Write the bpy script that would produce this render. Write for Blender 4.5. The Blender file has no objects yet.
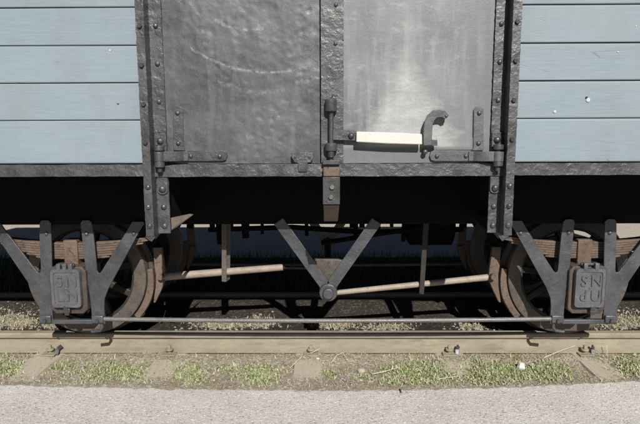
import bpy, math, random
import numpy as np
from mathutils import Vector, Matrix
random.seed(7); rng = np.random.default_rng(7)
scn = bpy.context.scene
COL = scn.collection

# ------------------------------------------------------------------ camera, sky, sun, exposure
CAM_POS = Vector((0.0, -3.0, 1.43))
F_PX, PX0, PY0 = 560.0, 320.0, 212.0
PITCH, YAW, ROLL = math.radians(8.4), math.radians(0.65), math.radians(-0.23)
def cam_axes():
    X = Vector((1, 0, 0)); U = Vector((0, math.sin(PITCH), math.cos(PITCH))); Fw = Vector((0, math.cos(PITCH), -math.sin(PITCH)))
    X, U = math.cos(ROLL) * X + math.sin(ROLL) * U, -math.sin(ROLL) * X + math.cos(ROLL) * U
    R = Matrix.Rotation(YAW, 3, 'Z')
    return R @ X, R @ U, R @ Fw
CX, CU, CF = cam_axes()
cd = bpy.data.cameras.new('camera'); cam = bpy.data.objects.new('camera', cd); COL.objects.link(cam)
cd.sensor_width = 36; cd.lens = 36 * F_PX / 640; cd.clip_end = 3000; cd.clip_start = 0.05
cam.matrix_world = Matrix(((CX.x, CU.x, -CF.x, CAM_POS.x), (CX.y, CU.y, -CF.y, CAM_POS.y), (CX.z, CU.z, -CF.z, CAM_POS.z), (0, 0, 0, 1)))
scn.camera = cam

SUN = Vector((0.21, -1.0, 0.745)).normalized()
w = bpy.data.worlds.new('World'); scn.world = w; w.use_nodes = True
nt = w.node_tree
sky = nt.nodes.new('ShaderNodeTexSky'); sky.sky_type = 'NISHITA'; sky.sun_disc = False; sky.air_density = 0.22; sky.dust_density = 0.5; sky.ozone_density = 1.0; sky.altitude = 200
sky.sun_elevation = math.asin(SUN.z); sky.sun_rotation = math.atan2(SUN.x, SUN.y)
bg = nt.nodes['Background']; bg.inputs['Strength'].default_value = 0.05
nt.links.new(sky.outputs[0], bg.inputs['Color'])
sd = bpy.data.lights.new('sun', 'SUN'); sd.energy = 5.0; sd.angle = math.radians(0.53); sd.color = (1.0, 0.965, 0.90)
so = bpy.data.objects.new('sun', sd); COL.objects.link(so); so.rotation_euler = SUN.to_track_quat('Z', 'Y').to_euler(); so.location = (3, -8, 8)
vs = scn.view_settings; vs.view_transform = 'Standard'; vs.look = 'None'; vs.exposure = 0.12; vs.gamma = 1.0; vs.use_curve_mapping = False
scn.render.engine = 'CYCLES'

def W(px, py, y):
    """metric (x, z) on the vertical plane at depth y of the place, surveyed from a picture measurement"""
    d = CF + CX * float((px - PX0) / F_PX) + CU * float((PY0 - py) / F_PX)
    s = (y - CAM_POS.y) / d.y
    return CAM_POS.x + d.x * s, CAM_POS.z + d.z * s
def G(px, py, z):
    d = CF + CX * float((px - PX0) / F_PX) + CU * float((PY0 - py) / F_PX)
    s = (z - CAM_POS.z) / d.z
    return CAM_POS.x + d.x * s, CAM_POS.y + d.y * s

# ------------------------------------------------------------------ materials
class NM:
    def __init__(s, name):
        s.m = bpy.data.materials.new(name); s.m.use_nodes = True
        s.t = s.m.node_tree; s.b = s.t.nodes['Principled BSDF']; s.c = None
    def n(s, typ, **kw):
        nd = s.t.nodes.new(typ)
        for k, v in kw.items(): setattr(nd, k, v)
        return nd
    def l(s, a, b): s.t.links.new(a, b)
    def put(s, sock, v):
        if hasattr(v, 'is_output'): s.l(v, sock)
        elif isinstance(v, tuple) and len(v) == 3 and sock.type == 'RGBA': sock.default_value = (*v, 1)
        else: sock.default_value = v
    def coord(s, scale=(1, 1, 1), loc=(0, 0, 0), rnd=0.0):
        tc = s.n('ShaderNodeTexCoord'); mp = s.n('ShaderNodeMapping')
        mp.inputs['Scale'].default_value = scale; mp.inputs['Location'].default_value = loc
        src = tc.outputs['Object']
        if rnd:
            oi = s.n('ShaderNodeObjectInfo'); m = s.n('ShaderNodeVectorMath', operation='SCALE'); m.inputs[0].default_value = (rnd, rnd * .7, rnd * .4)
            s.l(oi.outputs['Random'], m.inputs['Scale']); a = s.n('ShaderNodeVectorMath', operation='ADD')
            s.l(src, a.inputs[0]); s.l(m.outputs[0], a.inputs[1]); src = a.outputs[0]
        s.l(src, mp.inputs['Vector']); return mp.outputs[0]
    def noise(s, vec, scale, detail=6, rough=.6, dist=0.0):
        nd = s.n('ShaderNodeTexNoise'); s.l(vec, nd.inputs['Vector'])
        nd.inputs['Scale'].default_value = scale; nd.inputs['Detail'].default_value = detail
        nd.inputs['Roughness'].default_value = rough; nd.inputs['Distortion'].default_value = dist
        return nd.outputs['Fac']
    def voro(s, vec, scale, feature='F1', out='Distance'):
        nd = s.n('ShaderNodeTexVoronoi', feature=feature); s.l(vec, nd.inputs['Vector']); nd.inputs['Scale'].default_value = scale
        return nd.outputs[out]
    def ramp(s, fac, *stops, interp='LINEAR'):
        nd = s.n('ShaderNodeValToRGB'); s.l(fac, nd.inputs['Fac']); e = nd.color_ramp; e.interpolation = interp
        while len(e.elements) < len(stops): e.elements.new(.5)
        for el, (p, c) in zip(e.elements, stops):
            el.position = p; el.color = (c, c, c, 1) if not isinstance(c, tuple) else (*c, 1)
        return nd.outputs['Color']
    def mix(s, fac, a, b, blend='MIX'):
        nd = s.n('ShaderNodeMix', data_type='RGBA', blend_type=blend); nd.clamp_factor = True
        s.put(nd.inputs[0], fac); s.put(nd.inputs[6], a); s.put(nd.inputs[7], b); return nd.outputs[2]
    def math(s, op, a, b=0.0, clamp=False):
        nd = s.n('ShaderNodeMath', operation=op); nd.use_clamp = clamp; s.put(nd.inputs[0], a); s.put(nd.inputs[1], b); return nd.outputs[0]
    def bump(s, h, strength=.3, dist=.005, prev=None):
        nd = s.n('ShaderNodeBump'); nd.inputs['Strength'].default_value = strength; nd.inputs['Distance'].default_value = dist
        s.l(h, nd.inputs['Height'])
        if prev is not None: s.l(prev, nd.inputs['Normal'])
        return nd.outputs[0]
    def done(s, col, rough=.6, normal=None, metal=0.0, spec=.5):
        s.put(s.b.inputs['Base Color'], col); s.put(s.b.inputs['Roughness'], rough); s.put(s.b.inputs['Metallic'], metal)
        s.b.inputs['Specular IOR Level'].default_value = spec
        if normal is not None: s.l(normal, s.b.inputs['Normal'])
        return s.m

def iron_mat(name, base, worn, rust, rust_amt=.58, lump=.5, rough=.5, scale=1.0, spec=.5):
    k = NM(name); v = k.coord(rnd=3.0)
    big = k.noise(v, 7 * scale, 5, .65); fine = k.noise(v, 75 * scale, 6, .7); mid = k.noise(v, 30 * scale, 5, .6, .5); lumps = k.voro(v, 55 * scale, 'SMOOTH_F1')
    c = k.mix(k.ramp(big, (.32, 0.0), (.7, 1.0)), base, worn)
    c = k.mix(k.ramp(fine, (.52, 0.0), (.8, .45)), c, tuple(min(1, a * 1.55 + .01) for a in worn))
    c = k.mix(k.ramp(mid, (rust_amt, 0.0), (rust_amt + .12, .85)), c, rust)
    c = k.mix(k.ramp(k.noise(v, 48 * scale, 4, .6), (.30, .7), (.40, 0.0)), c, tuple(a * .4 for a in base))
    msk = k.ramp(k.noise(v, 11 * scale, 4, .6), (.38, .15), (.62, 1.0))
    nb = k.bump(k.math('MULTIPLY', mid, msk), lump * .8, .009); nb = k.bump(k.math('MULTIPLY', lumps, msk), lump * .4, .005, nb); nb = k.bump(fine, .3, .0022, nb)
    return k.done(c, k.ramp(big, (.3, rough - .10), (.7, rough + .12)), nb, spec=spec)

M = {}
M['iron'] = iron_mat('weathered_black_iron', (.032, .032, .035), (.055, .055, .059), (.06, .042, .032), .66, .35, .45, 1.0, .9)
M['post_iron'] = iron_mat('lumpy_black_paint', (.032, .031, .036), (.072, .07, .078), (.10, .07, .055), .65, .6, .43, 1.0, 1.0)
M['sill_iron'] = iron_mat('rough_dark_paint', (.036, .036, .042), (.076, .076, .085), (.10, .085, .072), .66, .6, .44, 1.3, 1.0)
M['guard_iron'] = iron_mat('worn_grey_iron', (.034, .035, .041), (.066, .067, .076), (.095, .065, .048), .61, .5, .44, 1.0, 1.0)
M['strap_iron'] = iron_mat('worn_strap_iron', (.065, .065, .072), (.115, .115, .124), (.11, .085, .065), .66, .35, .46, 1.0, .9)
M['box_iron'] = iron_mat('cast_grey_iron', (.062, .063, .074), (.11, .111, .125), (.09, .072, .06), .64, .3, .42, 1.4, 1.0)
M['rust'] = iron_mat('rusty_brown_steel', (.10, .07, .053), (.165, .12, .093), (.045, .03, .023), .56, .4, .6, 1.0, .4)
M['wheel'] = iron_mat('dusty_wheel_steel', (.065, .053, .045), (.118, .098, .083), (.04, .029, .023), .56, .35, .5, 1.0, .6)
M['rod'] = iron_mat('dusty_rod_steel', (.25, .205, .165), (.35, .295, .245), (.16, .11, .08), .60, .35, .55, 1.0, .5)
M['tie'] = iron_mat('grey_pipe_steel', (.10, .096, .092), (.16, .153, .146), (.12, .09, .07), .62, .35, .45, 1.0, .8)
M['under'] = iron_mat('sooty_shade_underframe', (.006, .0057, .0055), (.009, .0085, .008), (.012, .008, .006), .6, .4, .85, 1.0, .12)  # soot, pushed near black to carry the shade under the floor
M['shade_steel'] = iron_mat('shade_dark_steel', (.022, .019, .017), (.036, .03, .026), (.03, .021, .016), .6, .4, .55, 1.0, .4)  # dark copy of the wheel steel, for parts that lie in shade
M['boxbody'] = iron_mat('oily_box_casting', (.05, .04, .034), (.10, .078, .064), (.035, .025, .02), .58, .5, .55, 1.0, .4)
M['pale_iron'] = iron_mat('pale_dusty_plate', (.40, .35, .28), (.48, .43, .36), (.27, .20, .15), .6, .4, .75, 1.0, .25)

def blue_mat():
    k = NM('blue_grey_plank_paint'); v = k.coord((1, 1, 1), rnd=9.0); vg = k.coord((.9, 1, 16), rnd=9.0)
    grain = k.noise(vg, 9, 7, .65, .6); big = k.noise(v, 1.6, 4, .6); fine = k.noise(vg, 42, 5, .7)
    oi = k.n('ShaderNodeObjectInfo')
    c = k.mix(k.ramp(big, (.25, 0.0), (.75, 1.0)), (.195, .246, .282), (.262, .316, .354))
    c = k.mix(k.ramp(grain, (.36, .0), (.70, .5)), c, (.32, .38, .42))
    c = k.mix(k.math('MULTIPLY', oi.outputs['Random'], .35), c, (.265, .32, .37))
    # hairline splits along the grain and bare flecks
    vs_ = k.coord((.55, 1, 9), rnd=21.0); cr = k.voro(vs_, 2.1, 'DISTANCE_TO_EDGE')
    crm = k.math('MULTIPLY', k.ramp(cr, (0.0, 1.0), (.011, 0.0)), k.ramp(k.noise(v, 4.5, 3), (.56, 0.0), (.66, 1.0)))
    c = k.mix(k.math('MULTIPLY', crm, .35), c, (.13, .15, .16))
    fl = k.math('MULTIPLY', k.ramp(k.noise(v, 26, 3, .5), (.80, 0.0), (.815, .6)), 1.0)
    c = k.mix(fl, c, (.62, .62, .58))
    dirt = k.ramp(k.noise(k.coord((1, 1, .35), rnd=5), 4, 7, .72), (.48, 0.0), (.8, .5)); c = k.mix(dirt, c, (.20, .225, .235))
    h = k.math('ADD', k.math('MULTIPLY', grain, .7), k.math('MULTIPLY', fine, .3)); nb = k.bump(h, .3, .003); nb = k.bump(k.math('SUBTRACT', 1.0, crm), .4, .003, nb)
    return k.done(c, k.ramp(grain, (.3, .52), (.7, .68)), nb, spec=.35)
M['blue'] = blue_mat()

def door_mat(name, right):
    k = NM(name); v = k.coord(); tc = k.n('ShaderNodeTexCoord'); sx = k.n('ShaderNodeSeparateXYZ'); k.l(tc.outputs['Object'], sx.inputs[0]); X, Z = sx.outputs[0], sx.outputs[2]
    big = k.noise(v, 3.2, 6, .62, .4); fine = k.noise(v, 95, 6, .7); mid = k.noise(v, 28, 6, .65); vz = k.coord((5, 1, .55)); streak = k.noise(vz, 4.0, 5, .6)
    wv = k.n('ShaderNodeVectorMath', operation='ADD'); nv = k.n('ShaderNodeTexNoise'); k.l(v, nv.inputs['Vector']); nv.inputs['Scale'].default_value = 9; nv.inputs['Detail'].default_value = 4
    sc = k.n('ShaderNodeVectorMath', operation='SCALE'); sc.inputs['Scale'].default_value = .10; k.l(nv.outputs['Color'], sc.inputs[0]); k.l(v, wv.inputs[0]); k.l(sc.outputs[0], wv.inputs[1])
    cr = k.ramp(k.voro(wv.outputs[0], 15, 'DISTANCE_TO_EDGE'), (0.0, 1.0), (.04, 0.0)); cr2 = k.ramp(k.voro(wv.outputs[0], 30, 'DISTANCE_TO_EDGE'), (0.0, 1.0), (.06, 0.0))
    if not right:
        zone = k.ramp(k.noise(v, 1.9, 4, .6), (.50, 0.0), (.62, 1.0))
        c = k.mix(k.ramp(big, (.3, 0.0), (.72, 1.0)), (.036, .035, .041), (.105, .103, .115))
        c = k.mix(k.ramp(streak, (.52, 0.0), (.80, .32)), c, (.24, .24, .255))
        c = k.mix(k.ramp(fine, (.50, 0.0), (.8, .4)), c, (.19, .187, .19))
        c = k.mix(k.ramp(mid, (.58, 0.0), (.75, .5)), c, (.035, .034, .037))
        c = k.mix(k.math('MULTIPLY', cr, k.math('MULTIPLY', zone, .95)), c, (.016, .015, .016))
        # arc shaped scuffs worn through the paint
        def arc(cx, cz, r, wd, x0, x1, amt):
            dx = k.math('SUBTRACT', X, cx); dz = k.math('SUBTRACT', Z, cz)
            d = k.math('SQRT', k.math('ADD', k.math('MULTIPLY', dx, dx), k.math('MULTIPLY', dz, dz)))
            e = k.math('ABSOLUTE', k.math('SUBTRACT', k.math('ADD', d, k.math('MULTIPLY', mid, .012)), r))
            m = k.ramp(e, (0.0, 1.0), (wd, 0.0)); below = k.math('LESS_THAN', Z, cz)
            xr = k.math('MULTIPLY', k.math('GREATER_THAN', X, x0), k.math('LESS_THAN', X, x1))
            gap = k.ramp(k.noise(v, 42, 4, .7), (.40, 0.0), (.60, 1.0))
            return k.math('MULTIPLY', k.math('MULTIPLY', m, gap), k.math('MULTIPLY', k.math('MULTIPLY', below, xr), amt))
        c = k.mix(arc(-.30, 2.48, .755, .010, -.72, -.10, .42), c, (.55, .54, .53))
        c = k.mix(arc(-.33, 2.14, .52, .016, -.58, -.22, .25), c, (.50, .49, .48))
        c = k.mix(arc(-.40, 2.30, .355, .010, -.60, -.33, .42), c, (.55, .54, .53))
        dn = k.voro(v, 21, 'SMOOTH_F1'); dent = k.math('MULTIPLY', k.ramp(dn, (.10, 0.0), (.42, 1.0)), k.ramp(k.noise(v, 3.4, 3), (.46, 0.0), (.58, 1.0)))
        nb = k.bump(k.noise(v, 5, 3, .5), .4, .03); nb = k.bump(mid, .13, .007, nb); nb = k.bump(dent, .30, .006, nb); nb = k.bump(k.math('SUBTRACT', 1.0, k.math('MULTIPLY', cr, zone)), .08, .001, nb)
        nb = k.bump(k.math('MULTIPLY', cr2, zone), .06, .001, nb); nb = k.bump(fine, .25, .002, nb)
        return k.done(c, k.ramp(mid, (.3, .38), (.7, .52)), nb, spec=1.0)
    # right leaf: chalky paint, reflected light painted in as a fan below its middle
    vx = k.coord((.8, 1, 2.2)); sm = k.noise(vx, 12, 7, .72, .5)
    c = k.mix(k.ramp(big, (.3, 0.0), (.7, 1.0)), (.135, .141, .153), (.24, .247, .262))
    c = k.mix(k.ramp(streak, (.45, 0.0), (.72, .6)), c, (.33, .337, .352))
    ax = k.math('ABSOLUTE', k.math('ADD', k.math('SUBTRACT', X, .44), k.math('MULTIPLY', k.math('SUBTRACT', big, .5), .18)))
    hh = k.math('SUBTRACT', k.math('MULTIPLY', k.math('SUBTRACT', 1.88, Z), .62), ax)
    light_fan = k.ramp(k.math('ADD', hh, k.math('MULTIPLY', k.math('SUBTRACT', sm, .5), .08)), (0.0, 0.0), (.12, 1.0))
    foot = k.ramp(k.math('SUBTRACT', Z, 1.322), (0.0, 0.0), (.018, 1.0)); light_fan = k.math('MULTIPLY', light_fan, foot)
    c = k.mix(k.math('MULTIPLY', light_fan, k.ramp(sm, (.30, .35), (.66, .85))), c, (.47, .47, .475))
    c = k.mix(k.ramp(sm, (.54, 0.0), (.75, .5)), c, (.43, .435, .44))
    c = k.mix(k.ramp(fine, (.52, 0.0), (.8, .5)), c, (.11, .11, .118))
    edge = k.math('MULTIPLY', k.ramp(k.math('SUBTRACT', X, .62), (0.0, 0.0), (.22, 1.0)), k.ramp(big, (.35, .25), (.6, .8)))
    c = k.mix(edge, c, (.13, .13, .138))
    c = k.mix(k.math('MULTIPLY', k.math('SUBTRACT', 1.0, foot), .8), c, (.145, .145, .152))
    nb = k.bump(mid, .22, .006); nb = k.bump(fine, .22, .0018, nb)
    return k.done(c, k.ramp(big, (.3, .42), (.7, .56)), nb, spec=.6)
M['door_l'] = door_mat('cracked_black_door_paint', False)
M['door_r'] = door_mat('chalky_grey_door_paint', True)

def wood_mat(name, a, b, dark, rough=.8, gscale=(2, 22, 22)):
    k = NM(name); v = k.coord(gscale, rnd=4); g = k.noise(v, 3.0, 7, .65, .8); f = k.noise(v, 14, 5, .7)
    c = k.mix(k.ramp(g, (.3, 0.0), (.7, 1.0)), a, b); c = k.mix(k.ramp(f, (.58, 0.0), (.75, .8)), c, dark)
    nb = k.bump(f, .5, .004); return k.done(c, rough, nb, spec=.2)
M['handle'] = wood_mat('bleached_handle_wood', (.62, .60, .55), (.72, .70, .65), (.40, .36, .30), .6)
M['sleeper'] = wood_mat('weathered_sleeper_wood', (.42, .375, .30), (.52, .47, .385), (.22, .185, .14), .9, (22, 2, 22))
M['floorwood'] = wood_mat('dark_floor_timber', (.05, .04, .032), (.08, .065, .05), (.02, .018, .016), .9, (22, 2, 22))
M['brownwood'] = wood_mat('brown_block_wood', (.05, .038, .027), (.075, .056, .04), (.025, .02, .015), .8)

def rail_mat():
    k = NM('dusty_rail_steel'); v = k.coord((.5, 1, 1)); b = k.noise(v, 5, 6, .65); f = k.noise(k.coord((.35, 1, 1)), 60, 6, .7)
    c = k.mix(k.ramp(b, (.3, 0.0), (.7, 1.0)), (.25, .22, .165), (.35, .31, .24)); c = k.mix(k.ramp(f, (.5, 0.0), (.75, .6)), c, (.22, .17, .12))
    c = k.mix(k.ramp(k.noise(k.coord((.6, 1, 2.5)), 9, 6, .7), (.50, 0.0), (.70, .7)), c, (.175, .135, .095))
    nb = k.bump(f, .35, .003); return k.done(c, .75, nb, spec=.3)
M['rail'] = rail_mat()

def asphalt_mat():
    k = NM('worn_pale_asphalt'); v = k.coord()
    d = k.voro(v, 60); cc = k.voro(v, 60, 'F1', 'Color'); d2 = k.voro(v, 150); cc2 = k.voro(v, 150, 'F1', 'Color'); b = k.noise(v, 3.2, 7, .65); m = k.noise(v, 14, 7, .75)
    g = k.n('ShaderNodeSeparateColor'); k.l(cc, g.inputs[0]); g2 = k.n('ShaderNodeSeparateColor'); k.l(cc2, g2.inputs[0])
    base = k.mix(k.ramp(b, (.3, 0.0), (.7, 1.0)), (.44, .412, .38), (.64, .61, .575))
    chip = k.math('MULTIPLY', k.ramp(d, (.35, 1.0), (.55, 0.0)), k.ramp(g.outputs[0], (.72, 0.0), (.80, 1.0)))
    pit = k.math('MULTIPLY', k.ramp(d, (.30, 1.0), (.55, 0.0)), k.ramp(g.outputs[1], (.78, 0.0), (.86, 1.0)))
    c = k.mix(k.ramp(g2.outputs[0], (.4, 0.0), (1.0, .75)), base, (.80, .78, .76)); c = k.mix(k.ramp(g2.outputs[1], (.5, 0.0), (1.0, .75)), c, (.50, .475, .45))
    c = k.mix(k.ramp(m, (.50, 0.0), (.70, .45)), c, (.54, .505, .465))
    c = k.mix(k.math('MULTIPLY', chip, .4), c, (.84, .83, .82)); c = k.mix(k.math('MULTIPLY', pit, .4), c, (.26, .245, .23))
    nb = k.bump(m, .45, .012); nb = k.bump(k.math('SUBTRACT', chip, pit), .5, .004, nb); nb = k.bump(k.math('SUBTRACT', 1.0, d2), .35, .003, nb)
    return k.done(c, .9, nb, spec=.2)
M['asphalt'] = asphalt_mat()

def soil_mat(name, a, b, dark, light):
    k = NM(name); v = k.coord(); n1 = k.noise(v, 3, 7, .65); n2 = k.noise(v, 40, 7, .75); cc = k.voro(v, 70, 'F1', 'Color'); dd = k.voro(v, 70)
    g = k.n('ShaderNodeSeparateColor'); k.l(cc, g.inputs[0])
    c = k.mix(k.ramp(n1, (.35, 0.0), (.65, 1.0)), a, b); c = k.mix(k.ramp(n2, (.48, 0.0), (.7, .8)), c, dark)
    c = k.mix(k.ramp(g.outputs[0], (.75, 0.0), (.95, .8)), c, light)
    nb = k.bump(n2, .8, .015); nb = k.bump(k.math('SUBTRACT', 1.0, dd), .4, .006, nb); return k.done(c, .95, nb, spec=.15)
M['soil'] = soil_mat('trackside_soil', (.36, .305, .23), (.46, .40, .31), (.20, .16, .115), (.58, .54, .47))
M['yard'] = soil_mat('pale_yard_gravel', (.46, .41, .35), (.54, .49, .42), (.35, .31, .26), (.62, .57, .50))
M['terrain'] = soil_mat('grassy_terrain', (.10, .13, .05), (.15, .16, .075), (.07, .08, .035), (.2, .19, .12))
M['stone'] = soil_mat('grey_stone', (.32, .29, .26), (.42, .39, .35), (.22, .19, .17), (.5, .48, .45))
M['white'] = soil_mat('white_stone', (.74, .72, .68), (.80, .79, .76), (.60, .57, .52), (.84, .83, .82))
M['straw'] = wood_mat('dry_straw', (.60, .55, .43), (.70, .66, .55), (.42, .36, .25), .8)
M['chip'] = wood_mat('bare_chipped_wood', (.52, .53, .52), (.62, .62, .60), (.36, .36, .34), .8)
M['dark'] = wood_mat('dark_bark', (.05, .04, .03), (.07, .055, .04), (.03, .025, .02), .8)
M['black'] = iron_mat('black_steel', (.03, .028, .028), (.045, .042, .042), (.06, .04, .028), .66, .3, .6)

def leaf_mat():
    k = NM('grass_blades'); a = k.n('ShaderNodeAttribute', attribute_name='tint'); v = k.coord()
    c = k.mix(k.ramp(k.noise(v, 30, 4), (.4, 0.0), (.7, .35)), a.outputs['Color'], k.mix(.5, a.outputs['Color'], (.30, .27, .15)))
    k.b.inputs['Subsurface Weight'].default_value = 0.0
    return k.done(c, .7, None, spec=.2)
M['leaf'] = leaf_mat()

# ------------------------------------------------------------------ mesh and object helpers
class MB:
    def __init__(s): s.v = []; s.f = []
    def add(s, vs, fs):
        o = len(s.v); s.v += [tuple(p) for p in vs]; s.f += [tuple(i + o for i in f) for f in fs]; return s
    def box(s, x0, x1, y0, y1, z0, z1):
        return s.add([(x0, y0, z0), (x1, y0, z0), (x1, y1, z0), (x0, y1, z0), (x0, y0, z1), (x1, y0, z1), (x1, y1, z1), (x0, y1, z1)],
                     [(0, 3, 2, 1), (4, 5, 6, 7), (0, 1, 5, 4), (1, 2, 6, 5), (2, 3, 7, 6), (3, 0, 4, 7)])
    def prism(s, poly, a, b, axis):
        """extrude a polygon along axis: 'y' poly=(x,z), 'z' poly=(x,y), 'x' poly=(y,z)"""
        A = sum(poly[i][0] * poly[(i + 1) % len(poly)][1] - poly[(i + 1) % len(poly)][0] * poly[i][1] for i in range(len(poly)))
        if A < 0: poly = poly[::-1]
        mk = {'y': lambda p, t: (p[0], t, p[1]), 'z': lambda p, t: (p[0], p[1], t), 'x': lambda p, t: (t, p[0], p[1])}[axis]
        n = len(poly); vs = [mk(p, a) for p in poly] + [mk(p, b) for p in poly]
        fs = [tuple(range(n)), tuple(range(2 * n - 1, n - 1, -1))] + [(i, n + i, n + (i + 1) % n, (i + 1) % n) for i in range(n)]
        if axis != 'y': fs = [f[::-1] for f in fs]
        return s.add(vs, fs)
    def tube(s, pts, r, n=12, caps=True):
        pts = [Vector(p) for p in pts]; rings = []
        rs = r if isinstance(r, (list, tuple)) else [r] * len(pts)
        ref = None
        for i, p in enumerate(pts):
            d = (pts[min(i + 1, len(pts) - 1)] - pts[max(i - 1, 0)]).normalized()
            if ref is None: ref = Vector((0, 0, 1)) if abs(d.z) < .9 else Vector((0, 1, 0))
            u = (ref - d * ref.dot(d)).normalized(); v = d.cross(u); ref = u
            rings.append([p + rs[i] * (math.cos(2 * math.pi * k / n) * u + math.sin(2 * math.pi * k / n) * v) for k in range(n)])
        vs = [q for R in rings for q in R]; fs = []
        for i in range(len(pts) - 1):
            for k in range(n):
                fs.append((i * n + k, i * n + (k + 1) % n, (i + 1) * n + (k + 1) % n, (i + 1) * n + k))
        if caps: fs += [tuple(range(n - 1, -1, -1)), tuple((len(pts) - 1) * n + k for k in range(n))]
        return s.add(vs, fs)
    def bar(s, p, q, wd, th, up=(0, 1, 0)):
        """flat bar from p to q, width wd across, thickness th along 'up'"""
        p, q, up = Vector(p), Vector(q), Vector(up); d = (q - p).normalized(); t = (up - d * up.dot(d)).normalized(); n = d.cross(t)
        vs = [b + n * (wd / 2 * a) + t * (th / 2 * c) for b in (p, q) for a, c in ((-1, -1), (1, -1), (1, 1), (-1, 1))]
        return s.add(vs, [(0, 1, 2, 3), (7, 6, 5, 4), (0, 4, 5, 1), (1, 5, 6, 2), (2, 6, 7, 3), (3, 7, 4, 0)])
    def lathe_y(s, prof, n=48, c=(0, 0, 0)):
        """closed profile of (y, r) turned about the y axis through c"""
        m = len(prof); vs = []; fs = []
        for k in range(n):
            a = 2 * math.pi * k / n
            vs += [(c[0] + r * math.cos(a), c[1] + y, c[2] + r * math.sin(a)) for y, r in prof]
        for k in range(n):
            for i in range(m):
                fs.append((k * m + i, ((k + 1) % n) * m + i, ((k + 1) % n) * m + (i + 1) % m, k * m + (i + 1) % m))
        return s.add(vs, fs)
    def dome(s, c, r, h, n=12, flat=.0):
        """rivet head swelling towards -y from c"""
        lv = [(1, 0), (.98, .25), (.84, .6), (.55, .88), (.2, 1.0)] if not flat else [(1, 0), (1, .75), (.86, 1.0)]
        vs = []
        for a, b in lv: vs += [(c[0] + a * r * math.cos(2 * math.pi * k / n), c[1] - b * h, c[2] + a * r * math.sin(2 * math.pi * k / n)) for k in range(n)]
        fs = [(i * n + k, (i + 1) * n + k, (i + 1) * n + (k + 1) % n, i * n + (k + 1) % n)[::-1] for i in range(len(lv) - 1) for k in range(n)]
        fs.append(tuple((len(lv) - 1) * n + k for k in range(n)))
        return s.add(vs, fs)
    def mesh(s, name, smooth=None):
        me = bpy.data.meshes.new(name); me.from_pydata(s.v, [], s.f)
        import bmesh
        bm = bmesh.new(); bm.from_mesh(me); bmesh.ops.recalc_face_normals(bm, faces=bm.faces); bm.to_mesh(me); bm.free()
        if smooth is not None:
            me.shade_smooth()
            me.set_sharp_from_angle(angle=math.radians(smooth))
        me.update(); return me
LOC = {}
def link(o, parent=None, loc=(0, 0, 0)):
    COL.objects.link(o); loc = Vector(loc); LOC[o.name] = loc; o.location = loc
    if parent is not None:
        o.parent = parent; o.matrix_parent_inverse = Matrix.Translation(-LOC[parent.name])
    return o
def put(name, mb, mat, parent=None, bevel=0.0, smooth=35, loc=(0, 0, 0), seg=2):
    me = mb if isinstance(mb, bpy.types.Mesh) else mb.mesh(name, smooth)
    if not me.materials: me.materials.append(M[mat])
    o = bpy.data.objects.new(name, me); link(o, parent, loc)
    if bevel:
        b = o.modifiers.new('bevel', 'BEVEL'); b.width = bevel; b.segments = seg; b.limit_method = 'ANGLE'; b.angle_limit = math.radians(40); b.harden_normals = False
    return o
def tag(o, label, cat, group=None):
    o['label'] = label; o['category'] = cat
    if group: o['group'] = group
    return o
def empty(name, loc): return link(bpy.data.objects.new(name, None), None, loc)
def struct(o): o['kind'] = 'structure'; return o
def stuff(o): o['kind'] = 'stuff'; return o
_riv = {}
def rivet(parent, x, y, z, r=.013, h=.010, mat='post_iron', name='rivet', n=12):
    key = (round(r, 4), round(h, 4), mat, n)
    if key not in _riv: _riv[key] = MB().dome((0, 0, 0), r, h, n, flat=(n == 6)).mesh(name, 50 if n != 6 else 25)
    return put(name, _riv[key], mat, parent, loc=(x, y, z))

# ------------------------------------------------------------------ key planes of the place (metres; rail top is z = 0)
YC = 1.308                      # centre line of track and wagon
YG = 0.55                       # plane of the axle guards
YW = 0.795                      # outer face of the near wheels
HEAD = 0.033                    # half rail head
XC = W(328.4, 200, 0)[0]        # middle of the wagon
Z_SOIL, Z_ASPH = -0.148, -0.122
def mir(y, side): return y if side > 0 else 2 * YC - y
z_sill0 = W(328, 175.6, 0)[1]; z_sill1 = W(328, 163.2, 0)[1]
seams = [W(328, p, 0)[1] for p in (163.0, 119.4, 81.8, 44.2, 5.9)]
while seams[-1] < 2.2: seams.append(seams[-1] + .204)
Z_EAVE = seams[-1]
X_L = XC - 4.3; X_R = XC + 4.3

# ------------------------------------------------------------------ ground
def sheet(name, mat, fn, nx, ny, smooth=60):
    vs = []; fs = []
    for j in range(ny):
        for i in range(nx): vs.append(fn(i / (nx - 1), j / (ny - 1)))
    for j in range(ny - 1):
        for i in range(nx - 1): a = j * nx + i; fs.append((a, a + 1, a + nx + 1, a + nx))
    m = MB(); m.add(vs, fs); me = m.mesh(name, None)
    me.shade_smooth(); return put(name, me, mat)
ground = struct(put('ground', MB().add([(-400, -400, -.40), (400, -400, -.40), (400, 900, -.40), (-400, 900, -.40)], [(0, 1, 2, 3)]), 'terrain'))
_ph = rng.uniform(0, 6.28, (12, 2)); _fr = rng.uniform(3, 22, (12, 2))
def wob(x, y):
    return sum(math.sin(f[0] * x + p[0]) * math.cos(f[1] * y + p[1]) / (1 + .1 * f[0]) for p, f in zip(_ph, _fr)) / 6
def soil_h(x, y):
    z = Z_SOIL + .010 * wob(x, y)
    d = abs(y - YC)
    if d > .86: z += min(.022, (d - .86) * .10)          # verge builds up slightly away from the rails
    if YC - .44 < y < YC + .44: z += .072 * min(1.0, (.44 - abs(y - YC)) / .06)      # four-foot filled almost to the rail heads
    if 1.36 < y < 1.86: z += .066 * min(1.0, (y - 1.36) / .24) * min(1.0, max(0.0, (1.86 - y) / .1))  # bank added so the far rail is lost in the dark
    z += .026 * math.exp(-((y - .70) / .06) ** 2) * max(0.0, .5 + 1.3 * wob(x * 1.7, 2.0))
    return z
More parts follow.
